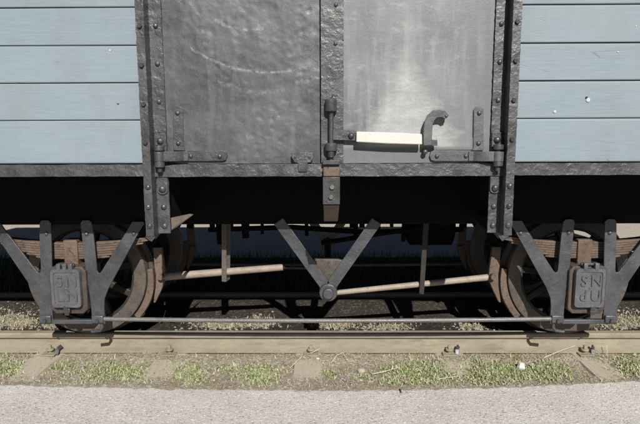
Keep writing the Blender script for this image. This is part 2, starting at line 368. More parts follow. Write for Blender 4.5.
struct(sheet('track_bed', 'soil', lambda u, v: (-12 + 24 * u, .02 + .85 * v, soil_h(-12 + 24 * u, .02 + .85 * v)), 361, 22))
DEFER = lambda: struct(sheet('shade_dark_bed', 'shade_soil', lambda u, v: (-12 + 24 * u, .87 + 2.85 * v, soil_h(-12 + 24 * u, .87 + 2.85 * v)), 361, 62))
M['shade_soil'] = soil_mat('shade_dark_soil', (.035, .030, .025), (.055, .046, .036), (.02, .018, .015), (.11, .10, .085))  # ground colour darkened to stand in for deep shade under the wagon
DEFER()
struct(sheet('gravel_yard', 'yard', lambda u, v: (-60 + 120 * u, 3.70 + 90 * v * v, -.135 + .012 * wob(-60 + 120 * u, 90 * v)), 80, 60))

# worn edge of the asphalt: broken line with a small drop to the soil
edge_px = [(0, 383), (45, 384.5), (90, 385.5), (130, 386.5), (180, 387), (240, 388), (300, 389), (350, 389), (398, 388.5), (402, 388.3), (450, 387), (500, 386), (560, 383), (600, 381), (640, 379.5)]
exs = []; eys = []
for p in edge_px: a, b = G(p[0], p[1], Z_ASPH); exs.append(a); eys.append(b)
edge_y = lambda x: float(np.interp(x, exs, eys)) + .008 * math.sin(31 * x) * math.sin(7.3 * x) + .006 * math.sin(83 * x + 1)
def asph(u, v):
    x = -9 + 18 * u; ye = edge_y(x)
    if v >= .999: return (x, ye + .012, Z_ASPH - .06)
    t = (v / .97)
    y = ye - (1 - min(1, t)) ** 2.0 * 1.75
    dz = -.010 * max(0.0, 1 - (ye - y) / .02) + .004 * wob(x * .7, y)
    return (x, y, Z_ASPH + dz)
struct(sheet('asphalt_path', 'asphalt', asph, 900, 42))

struct(sheet('added_lawn', 'terrain', lambda u, v: (-60 + 120 * u, -60 + 58.6 * v ** .4, -.117 + .01 * wob(9 * u, 5 * v)), 60, 40))  # unseen grass added behind the camera to cut light bounced under the wagon

# ------------------------------------------------------------------ railway track
track = tag(empty('railway_track', (XC, YC, -.15)), 'railway track with dusty tan rails on half buried timber sleepers', 'railway track')
RH = .135
def rail_prof(yc):
    h = [(-.058, -RH), (.058, -RH), (.058, -RH + .010), (.012, -RH + .026), (.008, -.050), (.012, -.042), (HEAD - .002, -.034), (HEAD, -.026), (HEAD, -.007), (HEAD - .007, 0.0)]
    left = [(-a, b) for a, b in h[::-1] if not (a < 0)]
    pts = [(a, b) for a, b in h if a > 0] + [(-a, b) for a, b in reversed([q for q in h if q[0] > 0])]
    return [(yc + a, b) for a, b in pts]
Y_RAIL = YW + .035
for yc in (Y_RAIL, 2 * YC - Y_RAIL):
    put('rail', MB().prism(rail_prof(yc), -12, 12, 'x'), 'rail', track, smooth=30)
sl_px = [30, 161, 308, 458, 602]
sl_x = [G(p, 368, -.13)[0] for p in sl_px]
sp = .935
sl_x = [sl_x[0] - sp * k for k in (3, 2, 1)] + sl_x + [sl_x[-1] + sp * k for k in (1, 2, 3)]
for i, x in enumerate(sl_x):
    wd = random.uniform(.095, .115); y0 = .24 + random.uniform(-.03, .03); y1 = 2 * YC - .25; sk = random.uniform(-.02, .02)
    vs = []; N = 14; rr = random.Random(i)
    prof = [(-1, -.10), (-1, -.012), (-.9, 0.0), (-.35, .002), (.4, -.002), (.9, -.001), (1, -.014), (1, -.10)]
    m = MB(); n = len(prof)
    for j in range(N):
        t = j / (N - 1); y = y0 + (y1 - y0) * (t ** 1.6)
        for a, b in prof: vs.append((x + sk * (t - .5) + a * wd + rr.uniform(-.004, .004), y + (rr.uniform(-.02, .02) if j == 0 else 0), -RH - .003 + b + rr.uniform(-.005, .003) - (.012 if j == 0 else 0)))
    fs = [(j * n + k, j * n + k + 1, (j + 1) * n + k + 1, (j + 1) * n + k) for j in range(N - 1) for k in range(n - 1)] + [tuple(range(n)), tuple((N - 1) * n + k for k in range(n))]
    m.add(vs, fs); s = put('sleeper', m, 'sleeper', track, smooth=45)
    if 1 < i < 9:
        px_ = x + rr.uniform(-.02, .02)
        ys = Y_RAIL - .075
        pl = MB().box(px_ - .05, px_ + .05, ys - .05, ys + .03, -RH + .001, -RH + .011); put('base_plate', pl, 'rail', s, .003)
        hd = MB(); hd.tube([(px_, ys, -RH), (px_ + .002, ys, -RH + .052)], .012, 10); hd.tube([(px_, ys + .003, -RH + .026), (px_, ys + .003, -RH + .040)], .027, 14)
        hd.box(px_ - .011, px_ + .011, ys - .011, ys + .011, -RH + .040, -RH + .066)
        put('rail_spike', hd, 'rail', s, .003)
        if i in (3, 6, 7):       # clip that stands proud of the foot beside the screw
            cl = MB().bar((px_ + .050, ys - .02, -RH), (px_ + .053, ys, -RH + .036), .03, .012); cl.bar((px_ + .053, ys, -RH + .036), (px_ + .070, ys + .03, -RH + .048), .026, .012)
            put('rail_clip', cl, 'iron', s, .003)

# ------------------------------------------------------------------ the wagon
wagon = tag(empty('freight_wagon', (XC, YC, 0)), 'old covered freight wagon with blue grey plank walls and black iron double doors', 'freight wagon')
x_pl = W(143, 150, 0)[0]; x_pr = W(514.5, 150, 0)[0]
pi = 0
for side, (xa, xb) in enumerate(((X_L, x_pl), (x_pr, X_R))):
    for i in range(len(seams) - 1):
        z0, z1 = seams[i] + .0022, seams[i + 1] - .0022; c = .011 if side else .0055; yo = random.uniform(0, .003); yb = .034
        prof = [(yo, z0 + .004), (yo, z1 - c), (yo + c * .9, z1), (yb, z1), (yb, z0), (yo + .003, z0)]
        m = MB(); n = len(prof); N = 25; vs = []; rr = random.Random(pi); ph = rr.uniform(0, 6)
        for j in range(N):
            x = xa + (xb - xa) * j / (N - 1); wv = .0012 * math.sin(2.1 * x + ph) + .0007 * math.sin(6.3 * x + 2 * ph)
            for q, (a, b) in enumerate(prof): vs.append((x, a + (wv if q in (0, 1, 2, 5) else 0), b + (.6 * wv if q < 3 else 0)))
        fs = [(j * n + k, j * n + (k + 1) % n, (j + 1) * n + (k + 1) % n, (j + 1) * n + k) for j in range(N - 1) for k in range(n)] + [tuple(range(n)), tuple((N - 1) * n + k for k in range(n))]
        put('plank', m.add(vs, fs), 'blue', wagon, smooth=30); pi += 1
# dents and gouges in the planks of the right bay, a nail hole in the left
def gouge(px, py, w_, h_, mat):
    x, z = W(px, py, 0); m = MB(); rr = random.Random(int(px * 7)); n = 9
    ring = [(x + w_ * math.cos(2 * math.pi * k / n) * rr.uniform(.6, 1), z + h_ * math.sin(2 * math.pi * k / n) * rr.uniform(.6, 1)) for k in range(n)]
    vs = [(a, -.0018, b) for a, b in ring] + [(a, .008, b) for a, b in ring] + [(x, -.0035, z)]
    m.add(vs, [(k, (k + 1) % n, 2 * n) for k in range(n)] + [(k, n + k, n + (k + 1) % n, (k + 1) % n) for k in range(n)])
    put('paint_chip', m, mat, wagon)
for a in ((588, 100, .014, .012, 'chip'), (586.5, 97.5, .008, .007, 'dark'), (555, 111.5, .010, .009, 'chip'), (110, 50.5, .005, .008, 'chip'), (118, 104, .009, .0045, 'dark'), (636, 26, .004, .005, 'chip'), (618, 52, .008, .003, 'chip')):
    gouge(*a)
for xa, xb in ((X_L + .03, x_pl + .03), (x_pr - .03, X_R - .03)): put('wall_backing', MB().box(xa, xb, .037, .06, z_sill0 + .06, Z_EAVE), 'floorwood', wagon)
for xa, xb in ((X_L, X_L + .05), (X_R - .05, X_R)):
    put('end_wall', MB().box(xa, xb, .062, 2 * YC - .062, z_sill1, Z_EAVE), 'blue', wagon)
put('rear_wall', MB().box(X_L, X_R, 2 * YC - .06, 2 * YC, z_sill1, Z_EAVE), 'blue', wagon)
rp = [(-.07, Z_EAVE - .01)] + [(YC + (YC + .07) * t, Z_EAVE + .03 + .30 * (1 - t * t)) for t in np.linspace(-1, 1, 15)] + [(2 * YC + .07, Z_EAVE - .01), (2 * YC - .02, Z_EAVE + .005), (.02, Z_EAVE + .005)]
put('roof', MB().prism(rp, X_L - .08, X_R + .08, 'x'), 'under', wagon, smooth=40)
put('floor', MB().box(X_L + .02, X_R - .02, .065, 2 * YC - .065, z_sill0 + .012, z_sill0 + .058), 'floorwood', wagon)
# sills: one angle iron on each bay and a lower one under the doors
x_dl = W(167, 165, .06)[0]; x_dr = W(490, 165, .06)[0]
def sill(xa, xb, y0, z0, z1, nm='sill'):
    rr = random.Random(int(abs(xa) * 100)); N = 60; vs = []; m = MB(); prof = [(y0, z0), (y0, z1), (y0 + .05, z1), (y0 + .05, z1 - .012), (y0 + .012, z1 - .012), (y0 + .012, z0)]; n = len(prof)
    for j in range(N):
        x = xa + (xb - xa) * j / (N - 1); e = rr.uniform(-.0016, .0016); g = rr.uniform(-.0012, .0012)
        for q, (a, b) in enumerate(prof): vs.append((x, a + g * (q < 2), b + e * (q in (1, 2)) + g * (q in (0, 5))))
    fs = [(j * n + k, j * n + (k + 1) % n, (j + 1) * n + (k + 1) % n, (j + 1) * n + k) for j in range(N - 1) for k in range(n)] + [tuple(range(n)), tuple((N - 1) * n + k for k in range(n))]
    put(nm, m.add(vs, fs), 'sill_iron', wagon, smooth=45)
sill(X_L, x_pl + .015, -.012, z_sill0, z_sill1 - .003); sill(x_pr - .015, X_R, -.012, z_sill0, z_sill1 - .003)
z_ds0 = W(328, 176.3, .03)[1]; z_ds1 = W(328, 164.0, .03)[1]
sill(x_dl - .06, x_dr + .06, .028, z_ds0, z_ds1, 'door_sill')

# Z-bar door posts
ZP0 = W(328, 235.5, -.03)[1]
def post(sgn):
    pxo, pxi, pxf = (141.3, 149.6, 166.8) if sgn < 0 else (516.2, 507.6, 490.8)
    xo = W(pxo, 140, -.036)[0]; xi = W(pxi, 140, -.036)[0]; xf = W(pxf, 140, .05)[0]; th = .010 * (-sgn)
    poly = [(xo, -.036), (xi, -.036), (xi, .046), (xf, .046), (xf, .058), (xi - th, .058), (xi - th, -.026), (xo, -.026)]
    # ragged run of thick paint: several cross sections up the bar
    N = 90; m = MB(); n = len(poly); vs = []; rr = random.Random(5 + sgn); z1 = Z_EAVE - .01
    for j in range(N):
        z = ZP0 + (z1 - ZP0) * j / (N - 1); e = [rr.uniform(-.0013, .0013) for _ in range(n)]
        for q, (a, b) in enumerate(poly): vs.append((a + e[q], b + .5 * e[(q + 2) % n], z))
    fs = [(j * n + k, j * n + (k + 1) % n, (j + 1) * n + (k + 1) % n, (j + 1) * n + k) for j in range(N - 1) for k in range(n)] + [tuple(range(n)), tuple((N - 1) * n + k for k in range(n))]
    p = put('door_post', m.add(vs, fs), 'post_iron', wagon, smooth=40)
    x1 = (xo + xi) / 2; x2 = (xi + xf) / 2 - sgn * .002
    up1 = (25, 64.5, 103.5, 142) if sgn < 0 else (23, 62, 101, 140)
    for py in up1:
        z = W(328, py, -.036)[1]
        b = rivet(p, x1, -.036, z, .0125, .012, 'black', 'bolt', 6)
    for py in (186.5, 206.5, 225.5): rivet(p, x1 + random.uniform(-.002, .002), -.036, W(328, py, -.036)[1], .0155, .013)
    for py in (25, 63, 101): rivet(p, x2, .046, W(328, py, .046)[1], .0135, .011)
    for py in (206.5, 225.5): rivet(p, x2, .046, W(328, py, .046)[1], .0165, .014)
    z = z1 + 0
    for k in range(1, 3): rivet(p, x1, -.036, seams[-1] - .08 - .0 * k, .0125, .012, 'black', 'bolt', 6) if k == 1 else None
    # hinge bracket riveted to the inner flange, with its two knuckles
    za = W(328, 193.5, .04)[1]; zb = W(328, 133, .04)[1]; hw = abs(xf - xi) / 2 - .004
    rp = [(x2 - hw, zb), (x2 + hw, zb)] + [(x2 + hw * math.cos(t), za + .02 + hw * math.sin(t) * .8) for t in np.linspace(0, -math.pi, 9)]
    br = put('hinge_bracket', MB().prism(rp, .035, .0455, 'y'), 'post_iron', wagon, .002)
    for py, r in ((140.5, .0185), (188.5, .0195)): rivet(br, x2, .035, W(328, py, .035)[1], r, .017)
    kc = (x2, .004)
    for pa, pb in ((145.2, 150.3), (160.8, 166.8)):
        a, b = W(328, pa, .0)[1], W(328, pb, .0)[1]
        kn = MB().tube([(kc[0], kc[1], b), (kc[0], kc[1], a)], .027, 20); kn.box(kc[0] - .02, kc[0] + .02, kc[1], .036, b + .002, a - .002)
        put('knuckle', kn, 'guard_iron', br, .003)
    put('hinge_pin', MB().tube([(kc[0], kc[1], W(328, 171.5, 0)[1]), (kc[0], kc[1], W(328, 144.2, 0)[1])], .014, 14), 'iron', br)
    return p, kc
postL, kcL = post(-1); postR, kcR = post(1)

# knee plates that tie the post feet back to the underframe
for sgn in (-1, 1):
    xi = W(168 if sgn < 0 else 489.5, 225, .06)[0]; zt = W(328, 217, .1)[1]; zb_ = ZP0 + .01
    xe = W(186 if sgn < 0 else 476, 217, .2)[0]
    m = MB(); xi2 = xi - sgn * (-.0)
    m.add([(xi, .062, zb_), (xi, .062, zt + .0), (xe, .30, zt - .01), (xe - sgn * .01, .34, zb_ + .05), (xi + sgn * .0, .25, zb_ - .01), (xi, .07, zb_ - .006), (xi, .08, zt - .006), (xe, .31, zt - .018)],
          [(0, 2, 1), (0, 3, 2), (0, 4, 3), (5, 6, 7), (5, 7, 3), (5, 3, 4), (1, 2, 7, 6), (0, 1, 6, 5), (0, 5, 4), (2, 3, 7)])
    put('knee_plate', m, 'rod' if sgn < 0 else 'under', wagon, smooth=20)

# doors
YD = .062
z_db = W(328, 163.2, YD)[1]; z_dt = Z_EAVE - .05
x_seam = W(320.4, 120, YD)[0]
def leaf(name, xa, xb, mat, label):
    m = MB(); nx, nz = 26, 30; rr = random.Random(int(xa * 50)); vs = []; fs = []
    for j in range(nz + 1):
        for i in range(nx + 1):
            x = xa + (xb - xa) * i / nx; z = z_db + (z_dt - z_db) * j / nz
            inner = 0 < i < nx and 0 < j < nz
            vs.append((x, YD + (.0035 * wob(x * .9 + 3, z * .8) if inner else .0), z))
    for j in range(nz):
        for i in range(nx): a = j * (nx + 1) + i; fs.append((a, a + 1, a + nx + 2, a + nx + 1))
    nv = len(vs); w_ = nx + 1
    rim_ = [i for i in range(w_)] + [j * w_ + nx for j in range(1, nz + 1)] + [nz * w_ + i for i in range(nx - 1, -1, -1)] + [j * w_ for j in range(nz - 1, 0, -1)]
    vs += [(vs[i][0], YD + .03, vs[i][2]) for i in rim_]; L_ = len(rim_)
    fs += [(rim_[q], nv + q, nv + (q + 1) % L_, rim_[(q + 1) % L_]) for q in range(L_)] + [tuple(nv + q for q in range(L_))]
    m.add(vs, fs); o = put(name, m, mat, wagon, smooth=50); o['label'] = label
    return o
doorL = leaf('door', x_dl + .002, x_seam - .003, 'door_l', 'cracked dark grey door leaf with pale scratch arcs')
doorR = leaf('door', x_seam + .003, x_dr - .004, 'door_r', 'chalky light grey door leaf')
put('door_backing', MB().box(x_dl - .02, x_dr + .02, .11, .13, z_sill0 + .06, Z_EAVE), 'floorwood', wagon)
xs1 = W(343.3, 120, YD)[0]
m = MB(); N = 50; rr = random.Random(3); vs = []
for j in range(N):
    z = z_db + .002 + (z_dt - z_db - .01) * j / (N - 1)
    vs += [(x_seam + .004 + rr.uniform(0, .0012), YD - .006, z), (xs1 + rr.uniform(-.0015, .0015), YD - .006, z), (xs1 + .001, YD + .004, z), (x_seam + .004, YD + .004, z)]
m.add(vs, [(j * 4 + k, j * 4 + (k + 1) % 4, j * 4 + 4 + (k + 1) % 4, j * 4 + 4 + k) for j in range(N - 1) for k in range(4)] + [(0, 1, 2, 3), ((N - 1) * 4, (N - 1) * 4 + 1, (N - 1) * 4 + 2, (N - 1) * 4 + 3)])
strip = put('cover_strip', m, 'post_iron', doorR, smooth=30)
for px, py in ((335.5, 43.5), (336, 5)): x, z = W(px, py, YD - .006); rivet(doorR, x, YD - .006, z, .011, .009, 'guard_iron')
for px, py in ((343, 40),): x, z = W(px, py, YD - .006); rivet(doorR, x, YD - .004, z, .006, .005, 'guard_iron')

# hinge straps
def strap(door, sgn, kc):
    f = (lambda p: p) if sgn < 0 else (lambda p: 656.8 - p)
    y0 = YD - .012
    P = lambda px, py: W(f(px), py, y0)
    vert = [P(173.3, 150.6), P(173.3, 110)] + [P(178.0 + 4.8 * math.cos(t), 110.5 - 4.2 * math.sin(t)) for t in np.linspace(math.pi * .9, math.pi * .1, 7)] + [P(183, 110), P(183.4, 147), P(185, 150.6)]
    s = put('strap_leg', MB().prism(vert, y0, YD + .001, 'y'), 'guard_iron' if sgn < 0 else 'strap_iron', door, .002)
    hor = [P(186, 150.8), P(223, 150.4), P(226, 151.6), P(227.3, 156), P(226, 160.2), P(222, 161.3), P(186, 161.3)]
    h = put('hinge_strap', MB().prism(hor, y0 - .003, YD + .001, 'y'), 'guard_iron' if sgn < 0 else 'strap_iron', door, .0025)
    # cranked end that comes forward to the knuckle
    za, zb = P(180, 161.1)[1], P(180, 151)[1]; xk = kc[0]; xs = P(187, 150)[0]
    pth = [(xk, kc[1]), (xk + (xs - xk) * .3, kc[1]), (xk + (xs - xk) * .62, kc[1] + .012), (xs - (xs - xk) * .12, y0 - .0005), (xs + (xs - xk) * .05, y0 + .001)]
    t = .012; pf = [(a, b - t) for a, b in pth] + [(a, b + t * .6) for a, b in pth[::-1]]
    m = MB().prism(pf, za + .001, zb - .001, 'z'); m.tube([(xk, kc[1], za + .002), (xk, kc[1], zb - .002)], .029, 20)
    put('hinge_eye', m, 'guard_iron' if sgn < 0 else 'strap_iron', door, .002)
    for px, py in ((191, 156), (220, 156.2)): x, z = P(px, py); rivet(door, x, y0 - .003, z, .0125, .010, 'guard_iron')
    for px, py in ((177.6, 113), (178.3, 143.3)): x, z = P(px, py); rivet(door, x, y0, z, .0125, .011, 'guard_iron')
strap(doorL, -1, kcL); strap(doorR, 1, kcR)
# flat plate under the hook on the right leaf
x0, z0 = W(436, 150, YD); x1, z1 = W(473, 137.5, YD)
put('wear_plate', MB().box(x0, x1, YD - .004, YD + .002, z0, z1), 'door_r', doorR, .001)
# T lug that hangs from the left leaf over the sill
P = lambda px, py: W(px, py, .02)
lug = [P(291.5, 152.3), P(313, 152.3), P(313.5, 157), P(311, 162.5), P(307.5, 163), P(307.2, 171.8), P(298.2, 171.8), P(298, 163), P(294.5, 162.5), P(291.5, 157)]
lg = put('door_lug', MB().prism(lug, .019, .030, 'y').box(lug[2][0] - .09, lug[2][0] - .02, .030, YD, lug[0][1] - .05, lug[0][1] - .01), 'sill_iron', doorL, .003)
for px in (295, 309.5): x, z = P(px, 157.5); rivet(lg, x, .0195, z, .008, .003, 'black', 'hole_plug')

# door latch: upright rod in two guides, swinging handle, hook
latch = put('latch_rod', MB().tube([(*(lambda q: (q[0], .03, q[1]))(W(331, 161, .03)),), (*(lambda q: (q[0], .03, q[1]))(W(331.2, 101, .03)),)], .0135, 14), 'iron', wagon)
xr = W(331, 130, .03)[0]
def guide(pa, pb, r, wd):
    a, b = W(331, pa, .03)[1], W(331, pb, .03)[1]
    m = MB().tube([(xr, .03, b), (xr, .03, b + .006), (xr, .03, a - .008), (xr, .03, a)], [r * .93, r, r, r * .8], 18); m.box(xr - wd, xr + wd, .03, YD - .005, b + .006, a - .008); return put('rod_guide', m, 'guard_iron', latch, .002)
guide(99, 111.5, .032, .030); guide(143, 151, .034, .034)
x, z = W(333, 97.5, .03); put('split_pin', MB().tube([(x - .012, .026, z - .012), (x, .02, z + .012), (x + .012, .03, z + .004), (x + .022, .03, z + .014)], .0035, 8), 'iron', latch)
a = W(331, 160, .02)[1]; b = W(331, 165.5, .02)[1]
put('lower_collar', MB().tube([(xr, .02, W(331, 157.5, .02)[1]), (xr, .02, W(331, 151.5, .02)[1])], .018, 14).box(xr - .046, xr + .048, -.006, .052, b + .006, a), 'iron', latch, .003)
bx0, bx1 = W(322.8, 190, -.01)[0], W(340, 190, -.01)[0]
put('rusty_block', MB().box(bx0 + .002, bx1 - .002, -.014, .027, W(331, 176.5, 0)[1], W(331, 167, 0)[1]), 'rust', latch, .006)
zz = [W(331, p, -.01)[1] for p in (177, 204.5, 223.5)]
bk = put('rod_bracket', MB().box(bx0, bx1, -.012, .0, zz[1], zz[0]).box(bx0 + .002, bx1 - .002, .0, .45, zz[0] - .03, zz[0] - .018), 'iron', wagon, .003)
put('block', MB().add([(bx0 + .003, -.004, zz[1] - .001), (bx1 - .003, -.004, zz[1] - .001), (bx1 - .010, .055, zz[2]), (bx0 + .004, .055, zz[2]), (bx0 + .003, .06, zz[1] - .001), (bx1 - .003, .06, zz[1] - .001), (bx1 - .010, .085, zz[2]), (bx0 + .004, .085, zz[2])],
    [(0, 1, 2, 3), (4, 7, 6, 5), (0, 4, 5, 1), (3, 2, 6, 7), (0, 3, 7, 4), (1, 5, 6, 2)]), 'brownwood', bk, .004)
for px, py in ((332, 187), (331, 197)): x, z = W(px, py, -.012); rivet(bk, x, -.012, z, .014, .013, 'tie', 'bolt', 6)
# handle
P = lambda px, py: W(px, py, .015)
hb = [P(356.3, 131.6), P(389, 132.4), P(421.5, 134), P(421.8, 144.6), P(389, 143.8), P(356, 142.0)]
hd = put('latch_handle', MB().prism(hb, -.004, .024, 'y'), 'handle', wagon, .006, seg=3); hd['label'] = 'bleached pale wooden latch handle'
ar = [P(333, 130.5), P(350, 129.5), P(359, 131.5), P(360, 141), P(350, 140.5), P(333, 140)]
put('handle_arm', MB().prism(ar, .0255, .037, 'y'), 'guard_iron', hd, .002)
x, z = P(351.3, 135.6); rivet(hd, x, .026, z, .017, .022, 'guard_iron', 'pivot_bolt')
# hook on the right leaf
def ribbon(pts, wd, y0, y1, mat, nm, parent):
    """flat bar bent in the wall plane"""
    L, R = [], []
    for i, p in enumerate(pts):
        d = Vector(pts[min(i + 1, len(pts) - 1)]) - Vector(pts[max(i - 1, 0)]); d.normalize(); nrm = Vector((-d.y, d.x)); ww = wd if not isinstance(wd, list) else wd[i]
        L.append(tuple(Vector(p) + nrm * ww / 2)); R.append(tuple(Vector(p) - nrm * ww / 2))
    n = len(pts); m = MB(); vs = [(a, y0, b) for a, b in L] + [(a, y0, b) for a, b in R] + [(a, y1, b) for a, b in L] + [(a, y1, b) for a, b in R]
    fs = []
    for i in range(n - 1): fs += [(i, i + 1, n + i + 1, n + i), (2 * n + i, 3 * n + i, 3 * n + i + 1, 2 * n + i + 1), (i, 2 * n + i, 2 * n + i + 1, i + 1), (n + i, n + i + 1, 3 * n + i + 1, 3 * n + i)]
    fs += [(0, n, 3 * n, 2 * n), (n - 1, 3 * n - 1, 4 * n - 1, 2 * n - 1)]
    return put(nm, m.add(vs, fs), mat, parent, .003, smooth=45)
P = lambda px, py: W(px, py, .02)
hk = ribbon([P(446.5, 117.2), P(443.5, 114.4), P(439, 113.3), P(434.5, 114.3), P(430.6, 118), P(428.3, 123.5), P(427.6, 130), P(427.4, 138), P(427.4, 145.5)], [.030, .035, .042, .045, .046, .046, .046, .046, .047], .008, .024, 'strap_iron', 'latch_hook', doorR)
m = MB().prism([P(424.2, 139), P(437, 140), P(437.3, 145.6), P(424.2, 146)], .012, .026, 'y'); x, z = P(445.5, 116.5); put('hook_pin', MB().tube([(x, .012, z), (x, YD, z)], .010, 10), 'iron', doorR); x, z = P(428, 143); m.box(x - .015, x + .03, .024, YD, z - .008, z + .01)
put('hook_foot', m, 'guard_iron', doorR, .002)
x, z = P(425.5, 152); put('hook_stud', MB().tube([(x, .03, z), (x, YD, z)], .013, 12).dome((x, .03, z), .014, .01), 'iron', doorR)
x, z = P(446, 116.3); rivet(doorR, x, .009, z, .009, .006, 'iron')

# ------------------------------------------------------------------ underframe and running gear
z_sb0 = W(328, 224, YG + .02)[1]; z_sb1 = z_sill0 + .01
for side in (1, -1):
    ya, yb = sorted((mir(YG + .014, side), mir(YG + .075, side)))
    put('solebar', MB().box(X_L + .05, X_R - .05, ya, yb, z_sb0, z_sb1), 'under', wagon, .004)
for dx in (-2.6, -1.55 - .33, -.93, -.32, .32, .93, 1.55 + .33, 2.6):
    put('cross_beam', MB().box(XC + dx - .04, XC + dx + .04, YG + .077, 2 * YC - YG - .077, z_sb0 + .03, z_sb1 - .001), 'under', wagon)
for dx in (-.93, .93):     # outriggers from the solebars to the posts
    for side in (1, -1):
        ya, yb = sorted((mir(.07, side), mir(YG + .012, side)))
        put('outrigger', MB().box(XC + dx - .035, XC + dx + .035, ya, yb, z_sb0 + .06, z_sb1 - .002), 'under', wagon)
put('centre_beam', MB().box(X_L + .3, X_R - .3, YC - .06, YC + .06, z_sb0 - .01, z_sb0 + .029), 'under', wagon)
rr = random.Random(11)
for px in (212, 231, 247, 262, 352, 362, 379, 392, 405, 447, 462):          # bolts, clips and pipe ends below the frame
    x, z = W(px, 224, 1.2); h = rr.uniform(.02, .09)
    put('frame_clip', MB().box(x - rr.uniform(.008, .02), x + rr.uniform(.008, .02), 1.18, 1.22, z - h, z_sb0 + .04), 'under', wagon)
put('draw_rod', MB().tube([(XC - .05, 1.05, .60), (XC + .9, 1.1, .74)], .018, 10), 'under', wagon)

for x_, y_, zl, wd in ((-.62, 1.15, .62, .05), (-.40, 1.55, .66, .09), (-.17, 1.45, .58, .03), (.22, 1.35, .60, .035), (.40, 1.6, .68, .11), (.58, 1.25, .57, .03), (-.88, 1.5, .50, .05), (.84, 1.5, .50, .05)):
    put('brake_lever', MB().bar((XC + x_, y_, zl), (XC + x_ * 1.02, y_, z_sb0 + .06), wd, .03), 'under', wagon, .004)
put('brake_cylinder', MB().tube([(XC + .62, 1.42, .66), (XC + .66, 1.42, .66), (XC + .98, 1.42, .66), (XC + 1.0, 1.42, .66)], [.10, .15, .15, .10], 24), 'under', wagon)
put('air_pipe', MB().tube([(XC - 1.0, 1.62, .60), (XC - .3, 1.62, .62), (XC + .3, 1.60, .58), (XC + 1.1, 1.60, .60)], .022, 10), 'under', wagon)
PXM = lambda y: (lambda a, b: a[0] - b[0])(W(321, 285, y), W(320, 285, y))
CXL = W(70, 280, YG)[0]; CXR = W(585.6, 280, YG)[0]
half = (CXR - CXL) / 2; xm = (CXR + CXL) / 2
Z_AX = .42
def gear(cx, side):
    k = PXM(YG); s = side
    Z = lambda py, y=YG: W(328, py, y)[1]
    Y = lambda y: mir(y, side)
    def yy(a, b): return tuple(sorted((Y(a), Y(b))))
    # axle guard: one half outline, mirrored; the two halves are one forging with the web at the top
    halfp = [(14.7, 222), (17, 219.5), (23.5, 219.5), (25.8, 222), (27, 236), (28.2, 270), (29.2, 272.6), (31, 272.4), (32.4, 271), (60.5, 230), (66, 221), (77, 221), (78, 223), (72.5, 231), (38.5, 288), (34, 298), (33, 306), (33, 323), (20, 323), (19.5, 300), (16.5, 262)]
    g = None
    m = MB()
    for sg in (-1, 1): m.prism([(cx + sg * a * k, Z(b)) for a, b in halfp], *yy(YG - .006, YG + .007), 'y')
    g = put('axle_guard', m, 'guard_iron', wagon, .002)
    if side > 0:
        for a in (-67, -20, 20, 67): rivet(g, cx + a * k, YG - .006, Z(233.2), .0135, .011, 'guard_iron')
    # foot clamps and keeper bar
    m = MB().box(cx - 33.5 * k, cx + 33.5 * k, *yy(YG - .012, YG + .020), Z(323.5), Z(319.2))
    kp = put('keeper', m, 'guard_iron', g, .004)
    for sg in (-1, 1):
        c = cx + sg * 26.5 * k
        put('foot_clamp', MB().box(c - 6 * k, c + 6 * k, *yy(YG - .026, YG + .028), Z(322), Z(314.5)), 'guard_iron', g, .006)
        if side > 0: rivet(g, c, YG - .026, Z(319.6), .014, .014, 'iron', 'nut', 6)
    # bent safety strap below the inner foot
    sg = 1 if cx < xm else -1
    c = cx + sg * 29 * k
    put('strap_end', MB().tube([(c, Y(YG), Z(321)), (c + sg * .004, Y(YG), Z(327)), (c - sg * .012, Y(YG), Z(330.5)), (c - sg * .07, Y(YG), Z(331.5))], .011, 10), 'guard_iron', g)
    # axle box
    xb = cx; zb, zt = Z(313, .53), Z(266, .53)
    w2 = 18.5 * PXM(.53)
    bp = [(xb - w2, zb + .03), (xb - w2 * .75, zb), (xb + w2 * .75, zb), (xb + w2, zb + .03), (xb + w2, zt - .03), (xb + w2 * .8, zt), (xb - w2 * .8, zt), (xb - w2, zt - .03)]
    bo = put('axle_box', MB().prism(bp, *yy(.515, .765), 'y').box(xb - w2 - .012, xb - w2 + .004, *yy(.58, .66), zb + .04, zt - .05).box(xb + w2 - .004, xb + w2 + .012, *yy(.58, .66), zb + .04, zt - .05), 'boxbody', wagon, .006)
    YL = .485; kl = PXM(YL); la, lb = Z(307.5, YL), Z(269.0, YL); lw = 14.8 * kl; r = .022
    lp = [(xb + sx_ * (lw - r) + r * math.cos(t), (lb if sz_ > 0 else la) - sz_ * r + r * math.sin(t)) for sx_, sz_, t0 in ((1, 1, 0), (-1, 1, .5), (-1, -1, 1), (1, -1, 1.5)) for t in np.linspace(t0 * math.pi, (t0 + .5) * math.pi, 5)]
    ld = put('box_lid', MB().prism(lp, *yy(YL, .516), 'y'), 'box_iron', bo, .005)
    rim = MB()
    ip = [(xb + (a - xb) * .80, (la + lb) / 2 + (b - (la + lb) / 2) * .84) for a, b in lp]
    n = len(lp); vs = [(a, Y(YL - .0055), b) for a, b in [(xb + (p - xb) * .985, (la + lb) / 2 + (q - (la + lb) / 2) * .985) for p, q in lp]] + [(a, Y(YL - .0055), b) for a, b in ip] + [(a, Y(YL + .003), b) for a, b in lp] + [(a, Y(YL + .003), b) for a, b in ip]
    fs = [(i, (i + 1) % n, n + (i + 1) % n, n + i) for i in range(n)] + [(2 * n + i, 2 * n + (i + 1) % n, (i + 1) % n, i) for i in range(n)] + [(n + i, n + (i + 1) % n, 3 * n + (i + 1) % n, 3 * n + i) for i in range(n)]
    put('lid_rim', rim.add(vs, fs), 'box_iron', bo, smooth=30)
